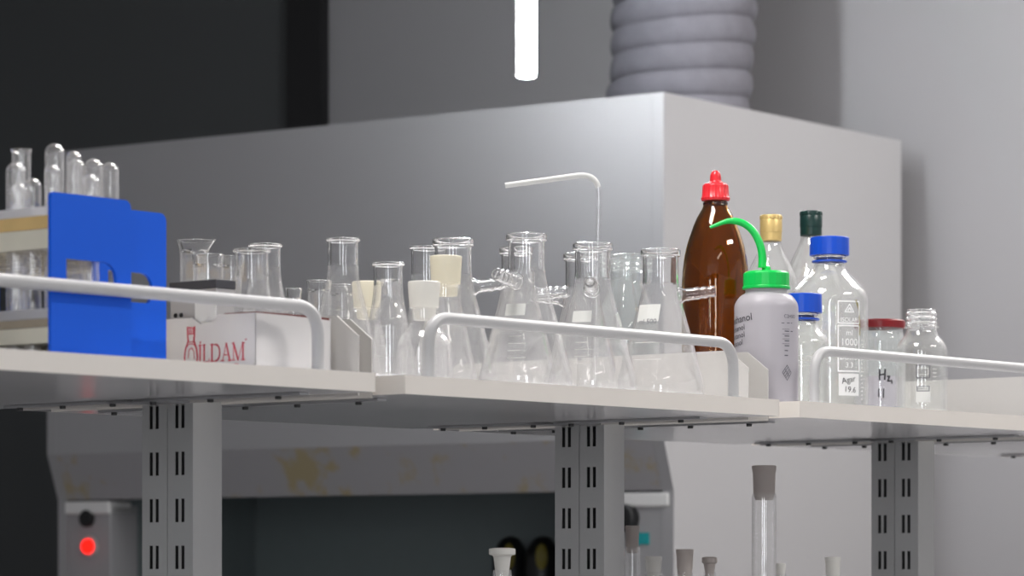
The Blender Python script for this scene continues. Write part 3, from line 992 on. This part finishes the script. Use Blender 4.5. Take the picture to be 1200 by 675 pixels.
# near the first junction
erlenmeyer(402, .138, 279.5, .0415, .0160, 'conical flask standing alone behind the grey bracket plates', .040, group='flasks in the middle')
beaker(374, .245, 329, .0125, 'small round rimmed beaker left of the lone conical flask', 0, .0012, False)
beaker(401, .335, 334, .0150, 'beaker seen through the lone conical flask', 0, .0015, False)
def stoppered(px, d, top, rb, rn, rs, hs, label, mat, hn=.012, shape='cone', group='stoppered flasks'):
    p = spot(px, d, rb, label)
    h = ht(top, p.y) - ZS
    t = thing('stoppered_flask', label, 'flask', p, 0, group)
    hb = h - hs                                # top of the glass neck
    bm = B()
    if shape == 'cone':
        lathe(bm, vessel([(0, 0), (rb, 0, .010), (rb, .014, .008), (rn, hb - hn, .02), (rn, hb - .003), (rn + .0018, hb - .0025, .001), (rn + .0018, hb)], .0016, .0025), 44)
    else:
        lathe(bm, vessel([(0, 0), (rb, 0, .006), (rb, hb - .034, .014), (rn, hb - hn, .012), (rn, hb)], .0016, .0025), 44)
    obj('flask_body', bm, 'glass', t, True)
    bm = B()
    lathe(bm, vessel([(0, hb - .012), (rn - .0035, hb - .012, .002), (rn - .0022, hb + .0004), (rs * .90, hb + .0012), (rs, h - .003, .001), (rs, h - .0005, .001), (rs - .0015, h)], .0022, hb + .004), 40)
    obj('ground_stopper', bm, mat, t, True)
    return t
# narrow bottle at the very front
p = spot(457, .048, .0180, 'small narrow necked bottle'); h = ht(327.5, p.y) - ZS
t = thing('small_flask', 'small narrow necked glass bottle at the front edge by the shelf joint', 'bottle', p)
bm = B(); rb = .0178
lathe(bm, vessel([(0, 0), (rb, 0, .005), (rb, h * .60, .010), (.0094, h * .76, .012), (.0094, h - .002), (.0100, h)], .0015, .003), 40)
obj('bottle_body', bm, 'glass', t, True)
bm = B(); lathe(bm, fillet([(.0096, h - .002), (.0108, h - .0018, .0006), (.0108, h, .0006), (.0088, h)]), 32)
obj('neck_ring', bm, 'solid_glass', t, True)
stoppered(430, .300, 330, .031, .0150, .0170, .031, 'conical flask with yellowed stopper behind the narrow necked bottle', 'frost_cream')
erlenmeyer(455, .200, 308, .0335, .0160, 'short conical flask with thick rim behind the narrow necked bottle', .034, group='flasks in the middle')
stoppered(497, .075, 330, .0295, .0152, .0172, .029, 'flask with white frosted stopper at the near foot of the guard rail', 'frost', .020, 'bottle')
stoppered(522.5, .125, 300, .034, .0158, .0176, .032, 'conical flask with cream frosted stopper in front of a filter flask', 'frost_cream', .016)
erlenmeyer(500, .315, 289, .034, .0180, 'dark looking flask neck left behind the filter flask with cream stopper before it', .045, group='flasks in the middle', mark=False)
# filter flasks
filter_flask(531, .190, 280, .050, .0208, .05, 'filter flask with side arm pointing right, behind the cream stopper', False)
_, p12, h12, _ = filter_flask(617, .080, 274, .0515, .0200, facing(P(at(617, .08), .08)) - .55, 'tallest filter flask in the middle, side arm towards the viewer, left')
filter_flask(607, .190, 290, .047, .0190, .35, 'filter flask half hidden left behind the tallest one', False)
_, p14, h14, _ = filter_flask(694.5, .080, 285, .0505, .0200, facing(P(at(694, .08), .08)) - .05, 'filter flask with the bent glass tube, side arm towards the viewer')
filter_flask(682, .195, 297, .047, .0195, PI - .25, 'filter flask half hidden behind the one with the bent tube', False)
t, p16, h16, pr16 = filter_flask(774, .080, 292, .0515, .0205, -.12, 'rightmost filter flask, side arm pointing right to the amber bottle', False)
f0 = facing(p16)
bm = cone_wrap(patch(.030, .020, 8), pr16, f0 - .55, h16 * .56)
k = obj('writing_patch', bm, 'enamel', t); k['label'] = 'white enamel patch with scribbled ink'
bm = text_bm('ml 500', .0085)
for v in bm.verts: v.co.z = 0
cone_wrap(bm, pr16, f0 - .50, h16 * .50, .0008)
obj('ink_scribble', bm, 'grey_ink', t)
bm = B(); strokes(bm, [[(-.020, -.008 * 0), (.010, 0)], [(-.020, -.02), (.014, -.02)]], .0010)
cone_wrap(bm, pr16, f0 - .3, h16 * .36); obj('graduation_marks', bm, 'enamel', t)
# bent glass tube standing in a filter flask
Yt = p14.y
bp = [(span(694.5, 701, Yt) - .004, -.004, .006), (span(694.5, 702.5, Yt), -.002, ht(202.5, Yt) - ZS), (span(694.5, 592, Yt), .003, ht(217, Yt) - ZS)]
bm = B(); tube(bm, bend(bp, [.026], 10), .0032, 16, hollow=.0009)
bo = obj('bent_tube', bm, 'white_pe', smooth=True, loc=p14)
bo.data.materials.append(M['fine_glass'])
for q in bo.data.polygons:
    if q.center.z < bp[1][2] - .016: q.material_index = 1
bt = tag(bo, 'thin white bent tube rising out of a filter flask and pointing left', 'tube')
# greenish jar
p = spot(734, .316, .042, 'jar'); h = ht(298, p.y) - ZS
t = thing('screw_neck_jar', 'greenish clear screw necked bottle between the last two filter flasks', 'bottle', p)
bm = B(); rb = .042; rn = .0195
pr = [(0, 0), (rb, 0, .006), (rb, h * .55, .02), (rn, h - .034, .014), (rn, h - .022)]
for k in range(3): pr += [(rn + .0018, h - .021 + .0062 * k), (rn + .0018, h - .019 + .0062 * k), (rn, h - .0175 + .0062 * k)]
pr += [(rn + .0005, h - .001), (rn, h)]
lathe(bm, vessel(pr, .0022, .004, 4), 44)
obj('bottle_body', bm, 'green_glass', t, True)

# --- amber dropper bottle
p = spot(838.5, .172, .0415, 'amber'); Y = p.y; z_ = lambda y: ht(y, Y) - ZS
t = thing('amber_bottle', 'large brown glass bottle with a red dropper cap', 'bottle', p)
rr = lambda w_: w_ * Y / F / 2
bm = B()
lathe(bm, vessel([(0, 0), (rr(78), 0, .010), (rr(79.5), z_(380)), (rr(79.5), z_(325), .03), (rr(71), z_(292), .03), (rr(47), z_(258), .02), (rr(28), z_(242), .008), (rr(26), z_(230))], .0028, .005), 56)
obj('bottle_body', bm, 'amber', t, True)
bm = B()
lathe(bm, fillet([(rr(26) + .0002, z_(236)), (rr(33), z_(235.5), .001), (rr(33), z_(232), .001), (rr(31), z_(231)), (rr(29), z_(216), .003), (rr(15), z_(213.5), .002), (rr(13.5), z_(212), .001), (rr(12.5), z_(205), .003), (rr(8), z_(200.5), .004), (0, z_(199.5))]), 72, rib=(z_(233), z_(216.5)), riba=.0006)
obj('dropper_cap', bm, 'red_cap', t, True)
bm = B(); lathe(bm, fillet([(rr(26.4), z_(241)), (rr(29.5), z_(240.5), .001), (rr(29.5), z_(237.5), .001), (rr(26.4), z_(237))]), 40)
obj('neck_ring', bm, 'amber', t, True)

# --- wash bottle with green nozzle
p = spot(898, .080, .0385, 'wash bottle'); Y = p.y
t = thing('wash_bottle', 'milky plastic wash bottle with green cap and bent green nozzle', 'wash bottle', p)
rb = rr(75); rn = rr(49)
bm = B()
lathe(bm, vessel([(0, 0), (rb, 0, .006), (rb, z_(356), .014), (rr(60), z_(346.5), .006), (rn, z_(344), .002), (rn, z_(336))], .0013, .002), 56)
obj('bottle_body', bm, 'pe', t, True)
bm = B()
lathe(bm, fillet([(rn + .0002, z_(339.5)), (rr(56), z_(339), .0008), (rr(56), z_(336), .001), (rr(53), z_(335.5)), (rr(53), z_(320.5), .002), (rr(48), z_(318.3), .001), (rr(11), z_(317.8), .001), (rr(10), z_(312), .002), (0, z_(312))]), 80, rib=(z_(335.6), z_(320)), riba=.0005)
cap = obj('green_cap', bm, 'green_cap', t, 30); cap['label'] = 'green ribbed screw cap'
path = [(893, 314), (893.3, 302), (891.5, 290), (887, 278.5), (880.5, 269), (872, 262.5), (862, 259.3), (852, 259.5), (842, 262.8), (832, 266.8)]
pts = []
for (a, b) in path: pts.append(Vector((span(898, a, Y), -.002, z_(b))))
sm = []
for i in range(len(pts) - 1):
    a = pts[max(0, i - 1)]; b = pts[i]; c = pts[i + 1]; e = pts[min(len(pts) - 1, i + 2)]
    for k in range(4):
        s = k / 4
        sm.append(.5 * ((2 * b) + (c - a) * s + (2 * a - 5 * b + 4 * c - e) * s * s + (3 * b - a - 3 * c + e) * s ** 3))
sm.append(pts[-1])
n = len(sm)
bm = B(); tube(bm, sm, [.0050 - .0008 * min(1, i / n * 1.6) if i < n * .62 else .0042 - .0027 * ((i - n * .62) / (n * .38)) for i in range(n)], 16)
nz = obj('green_nozzle', bm, 'green_cap', t, True); nz['label'] = 'bent green nozzle tapering to a tip'
bm = B(); tube(bm, [(span(898, 893, Y), 0, z_(330)), (.001, .004, z_(400)), (.008, .008, .006)], .0034, 12)
obj('dip_tube', bm, 'white_pe', t, True)
bm = B(); lathe(bm, fillet([(0, .0026), (rb - .0022, .0026, .004), (rb - .0018, z_(431)), (0, z_(431))]), 40)
lq = obj('liquid', bm, milky('lilac_liquid', (.80, .76, .80), .5, .5) and 'white_pe', t, True)
M['lilac'] = bpy.data.materials['lilac_liquid']; lq.data.materials.clear(); lq.data.materials.append(M['lilac'])
f0 = facing(p)
for i, (s, y, sz, off) in enumerate((('Methanol', 373.5, .0125, -.0180), ('Ethanol', 385, .0098, -.0285), ('Butanol', 393.5, .0098, -.0285), ('Propanol', 402.5, .0098, -.0320))):
    bm = text_bm(s, sz)
    me_x = max(v.co.x for v in bm.verts)
    for v in bm.verts: v.co.x -= me_x; v.co.z = 0
    bmesh.ops.delete(bm, geom=[f for f in bm.faces if min(v.co.x for v in f.verts) + off < -.0575], context='FACES')
    wrap(bm, rb + .0004, f0, z_(y), off, .12)
    obj('black_word', bm, 'black_ink', t)
bm = text_bm('C2H5O', .0060)
for v in bm.verts: v.co.z = 0
wrap(bm, rb + .0004, f0, z_(373), .0320); obj('formula', bm, 'grey_ink', t)
bm = B()
strokes(bm, [[(-.0075, 0), (.0045, .0003)], [(.007, .0004), (.009, .0005)]], .0009)
for k in range(6):
    y = -.0095 - .0058 * k
    strokes(bm, [[(-.003, y), (.0035 - (.002 if k > 3 else 0), y)]], .0012)
    if k < 4: strokes(bm, [[(-.0065, y + .0022), (.004, y + .0024)]], .0005)
strokes(bm, [[(.0065, -.0095), (.0098, -.0095)]], .0011)
wrap(bm, rb + .0004, f0, z_(381), .0265); obj('printed_scale', bm, 'grey_ink', t)
bm = B(); q = .0072
strokes(bm, [[(0, q), (q, 0), (0, -q), (-q, 0), (0, q)], [(q / 2, q / 2), (-q / 2, -q / 2)], [(-q / 2, q / 2), (q / 2, -q / 2)]], .0007)
for cx, cy in ((0, q / 2), (q / 2, 0), (0, -q / 2), (-q / 2, 0)):
    strokes(bm, [[(cx - .0014, cy - .001), (cx + .001, cy + .0014)]], .0008)
for v in bm.verts: v.co.x *= .95; v.co.y *= 1.25
wrap(bm, rb + .0004, f0, z_(438.5), .0270); obj('hazard_diamond', bm, 'grey_ink', t)

# --- spirit bottles at the back
def spirit(px, d, top, capb, capw, shoulder, rb, label, capmat, capname):
    p = spot(px, d, rb, label); Y = p.y
    zz = lambda y: ht(y, Y) - ZS
    t = thing('spirit_bottle', label, 'bottle', p, 0, 'clear bottles with foil caps at the back')
    rc = capw * Y / F / 2
    bm = B()
    lathe(bm, vessel([(0, 0), (rb, 0, .008), (rb, zz(shoulder), .018), (rc * 1.02, zz(capb + 8), .02), (rc * .86, zz(capb), .004), (rc * .86, zz(top + 6))], .0025, .006), 44)
    obj('bottle_body', bm, 'bottle_glass', t, True)
    bm = B()
    lathe(bm, fillet([(rc * .88, zz(capb)), (rc * .97, zz(capb - 1)), (rc * .97, zz(capb - 10), .0006), (rc, zz(capb - 11), .0006), (rc, zz(top + 6)), (rc * .98, zz(top + 5.5)), (rc, zz(top + 5)), (rc, zz(top), .002), (0, zz(top))]), 64, rib=(zz(top + 5), zz(top + 1.5)), riba=.0004)
    k = obj('foil_cap', bm, capmat, t, True); k['label'] = capname
    return t
spirit(903.5, .30, 252, 283, 26, 328, .036, 'clear bottle with a gold cap behind the wash bottle', 'gold', 'gold cap')
spirit(950.5, .30, 247.5, 277, 26.5, 330, .040, 'clear bottle with a dark green cap behind the large blue capped bottle', 'dark_green', 'dark green cap')

# --- laboratory bottles
def lab_bottle(px, d, top, rb, label, cap=True, shoulder=.70, mat='bottle_glass'):
    p = spot(px, d, rb, label); Y = p.y
    h = ht(top, Y) - ZS
    t = thing('lab_bottle', label, 'bottle', p, 0, 'laboratory screw bottles')
    rn = .0190
    hn = h - (.006 if cap else 0)
    sh = .030 if cap else .026
    bm = B()
    pr = [(0, 0), (rb, 0, .009), (rb, hn * shoulder, .012), (rn + .003, hn - sh - .008, .012), (rn, hn - sh, .003)]
    for k in range(3):
        z = hn - sh + .008 + .0062 * k
        pr += [(rn, z - .0018), (rn + .0017, z), (rn + .0017, z + .0009), (rn, z + .0026)]
    pr += [(rn, hn - .0005), (rn - .0006, hn)]
    lathe(bm, vessel(pr, .0024, .004, 5), 52)
    solid_above(obj('bottle_body', bm, mat, t, True), hn - sh - .001)
    bm = B(); lathe(bm, fillet([(rn, hn - sh + .002), (rn + .0036, hn - sh + .0022, .001), (rn + .0036, hn - sh + .0045, .001), (rn, hn - sh + .0047)]), 44)
    if cap:
        obj('pouring_ring', bm, 'cap_blue', t, True)
        bm = B(); rc = .0252
        lathe(bm, fillet([(rn + .0022, h - .025), (rc, h - .025, .0006), (rc, h - .0015, .0015), (0, h)]), 96, rib=(h - .0245, h - .003), riba=.0005)
        k = obj('screw_cap', bm, 'cap_blue', t, 30); k['label'] = 'blue ribbed screw cap'
    else:
        obj('neck_ring', bm, mat, t, True)
    return t, p, h
t, p, h = lab_bottle(972, .183, 277, .0500, 'largest bottle with blue cap, printed 1000 ml with handwritten label')
f0 = facing(p) + .0; Y = p.y; rb = .0500
xo = span(972, 995, Y) * 1.06
z_ = lambda y: ht(y, Y) - ZS
def put(bm, name, mat, y, extra=0.0, tilt=0.0, lift=.0005, lab=None):
    for v in bm.verts: v.co.z = 0
    wrap(bm, rb + lift, f0, z_(y), xo + extra, tilt)
    k = obj(name, bm, mat, t)
    if lab: k['label'] = lab
    return k
put(outline(B(), .031, .028, .0018), 'upper_print_frame', 'white_ink', 369)
bm = B(); strokes(bm, [[(-.0065, -.004), (0, .006), (.0065, -.004), (-.0065, -.004)], [(-.0025, -.0025), (0, .0015), (.0025, -.0025)]], .0015)
put(bm, 'triangle_emblem', 'white_ink', 365)
put(text_bm('ISOLAB', .0078), 'maker_lettering', 'white_ink', 378)
put(outline(B(), .031, .058, .0018), 'lower_print_frame', 'white_ink', 411)
put(text_bm('ml', .0105), 'ml_lettering', 'white_ink', 393)
put(text_bm('1000', .0128), 'volume_number', 'white_ink', 404)
put(text_bm('BORO', .0095), 'boro_lettering', 'white_ink', 421.5)
put(text_bm('3.3', .0095), 'boro_number', 'white_ink', 430.5)
put(patch(.030, .028, 8), 'paper_label', 'paper', 453, lift=.0006)
put(text_bm('Agar', .0108), 'handwritten_word', 'black_ink', 447.5, -.001, .2, .0009)
put(text_bm('19.6', .0105), 'handwritten_number', 'black_ink', 459, .001, -.05, .0009)
bm = B()
strokes(bm, [[(0, -.001 - .005 * k), (.006 if k % 4 == 0 else .003, -.001 - .005 * k)] for k in range(16)], .0006)
put(bm, 'graduation_marks', 'enamel', 400, .020)
bm = B(); strokes(bm, [[(-.002, .022), (.003, .010), (.004, -.004), (.0045, -.022)]], .0026)
put(bm, 'yellow_drip', 'olive', 375, .0125, lab='yellow dried drip')
t, p, h = lab_bottle(939, .107, 343.5, .0345, 'small blue capped bottle tucked between the wash bottle and the largest bottle', shoulder=.62)
bm = B(); strokes(bm, [[(-.012, .012), (.012, .012)], [(-.012, .006), (.010, .006)], [(-.012, 0), (.012, 0)]], .0009)
wrap(bm, .0349, facing(p), h * .36, .004); obj('printed_lines', bm, 'enamel', t)
t, p, h = lab_bottle(1080, .108, 363, .0335, 'open clear glass bottle without a cap, rightmost on the shelf', False, .66)
f0 = facing(p); rb = .0335; xo = .002; Y = p.y
put(outline(B(), .017, .016, .0009), 'print_frame', 'grey_ink', 437)
put(outline(B(), .013, .008, .0007), 'inner_print_frame', 'enamel', 437)
put(patch(.019, .020, 6), 'white_print', 'enamel', 464)
put(outline(B(), .016, .006, .0009), 'lower_print_frame', 'grey_ink', 457, lift=.0008)
put(text_bm('BORO 3.3', .0034), 'boro_lettering', 'grey_ink', 457, lift=.0009)
bm = B(); strokes(bm, [[(0, -.005 * k), (.005, -.005 * k)] for k in range(6)], .0007)
put(bm, 'graduation_marks', 'enamel', 425, .013)
# jar with red lid
p = spot(1031, .192, .035, 'red jar'); Y = p.y; h = ht(374.5, Y) - ZS; rb = .034
t = thing('lidded_jar', 'glass jar with a red lid between the largest and the open bottle', 'jar', p)
bm = B(); lathe(bm, vessel([(0, 0), (rb, 0, .006), (rb, h - .026, .006), (rb - .004, h - .018, .003), (rb - .004, h - .006)], .002, .004), 48)
obj('jar_body', bm, 'green_glass', t, True)
bm = B(); lathe(bm, fillet([(rb - .0035, h - .012), (rb - .0005, h - .012, .001), (rb - .0005, h - .002, .002), (rb - .004, h - .0005, .001), (rb - .007, h - .0012), (0, h - .0012)]), 60)
k = obj('red_lid', bm, 'dark_red', t, True); k['label'] = 'dark red twist lid'
bm = B(); lathe(bm, [(rb - .0026, .006), (rb - .0026, h * .42), (0, h * .42), (0, .006)], 40)
obj('contents', bm, 'lilac', t, True)
f0 = facing(p)
def mark(ls, wd, y, xoff, nm):
    bm = B(); strokes(bm, ls, wd); wrap(bm, rb + .0005, f0, ht(y, Y) - ZS, xoff); return obj(nm, bm, 'black_ink', t)
mark([[(-.006, .007), (-.0065, -.006)], [(.001, .007), (.0005, -.006)], [(-.006, 0), (.001, .001)], [(.004, -.002), (.007, -.002), (.0045, -.008), (.008, -.008)], [(.010, -.007), (.0105, -.011)]], .0022, 441, .006, 'handwritten_formula')
mark([[(-.004, .005), (-.0045, -.005)], [(.002, .005), (.0018, -.006)]], .0018, 462, .003, 'handwritten_number')

# ------------------------------------------------------------------ things on the lower shelf
def lspot(px, d): return P(at(px, d), d, LZS)
def lower_cylinder(name, px, d, top, wbody, label, cat, mat, hs, wst, flange=0.0, shoulder=True):
    """narrow glass cylinder closed with a ground stopper, standing on the lower shelf"""
    p = lspot(px, d); Y = p.y
    t = thing(name, label, cat, p, 0, 'stoppered glass on the lower shelf')
    h = ht(top, Y) - LZS; r = wbody * Y / F / 2; rs = wst * Y / F / 2; hs_ = hs * Y / F
    hb = h - hs_
    bm = B()
    lathe(bm, vessel([(0, 0), (r * 1.9, 0, .003), (r * 1.9, .005, .002), (r, .014, .008), (r, hb - .004, .004), (r * .93, hb)], .0015, .006), 36)
    obj('glass_body', bm, 'glass', t, True)
    bm = B()
    if flange:
        rf = flange * Y / F / 2
        lathe(bm, vessel([(0, hb - .008), (rs * .70, hb - .008), (rs * .80, hb + .001), (rs, h - .0085, .003), (rf, h - .0075, .001), (rf, h - .001, .001), (rf * .6, h)], .0024, hb), 32)
    else:
        lathe(bm, vessel([(0, hb - .008), (rs * .72, hb - .008), (rs * .88, hb + .002), (rs * .92, h - .008, .002), (rs * 1.0, h - .004, .002), (rs, h - .0005, .001), (rs * .85, h)], .0020, hb + .004), 32)
    obj('stopper', bm, mat, t, True)
    return t
lower_cylinder('stoppered_cylinder', 895.5, .16, 545.5, 29, 'tallest stoppered glass cylinder below the wash bottle', 'cylinder', 'frost_grey', 33, 29)
lower_cylinder('stoppered_bottle', 588.5, .10, 642, 22, 'glass neck with flat white stopper before the black canisters', 'bottle', 'frost', 26, 21, 31)
lower_cylinder('stoppered_bottle', 741, .40, 616, 19, 'slim stoppered glass half behind the middle upright', 'bottle', 'frost_grey', 25, 17)
lower_cylinder('stoppered_bottle', 766, .36, 652, 22, 'low glass with pale stopper right of the slim one by the upright', 'bottle', 'frost', 18, 20)
lower_cylinder('stoppered_bottle', 802.5, .22, 643.5, 18, 'glass neck with grey stopper, third from the middle upright', 'bottle', 'frost_grey', 24, 21)
lower_cylinder('stoppered_bottle', 831.5, .22, 652.5, 15, 'small glass with wide rimmed stopper left of the tallest cylinder', 'bottle', 'frost_grey', 18, 14, 18)
lower_cylinder('stoppered_bottle', 915, .20, 660, 13, 'short thin glass close right of the tallest cylinder', 'bottle', 'frost', 12, 12)
lower_cylinder('stoppered_bottle', 976, .20, 652.5, 17, 'frosted stopper farthest right, before the right upright', 'bottle', 'frost', 22, 19)

for i in range(len(FOOT)):
    for j in range(i):
        a, b = FOOT[i], FOOT[j]
        g = math.hypot(a[1] - b[1], a[2] - b[2]) - a[3] - b[3]
        if g < 0: print('CLOSE', a[0][:40], '|', b[0][:40], round(g, 4))
    a = FOOT[i]
    for s0, s1 in SECT[:-1]:
        if not (a[1] - a[3] >= s0 and a[1] + a[3] <= s1) and s0 < a[1] < s1: print('EDGE', a[0][:40], round(a[1] - a[3] - s0, 4), round(s1 - a[1] - a[3], 4))
    if a[2] - a[3] < .005: print('FRONT', a[0][:40], round(a[2] - a[3], 4))
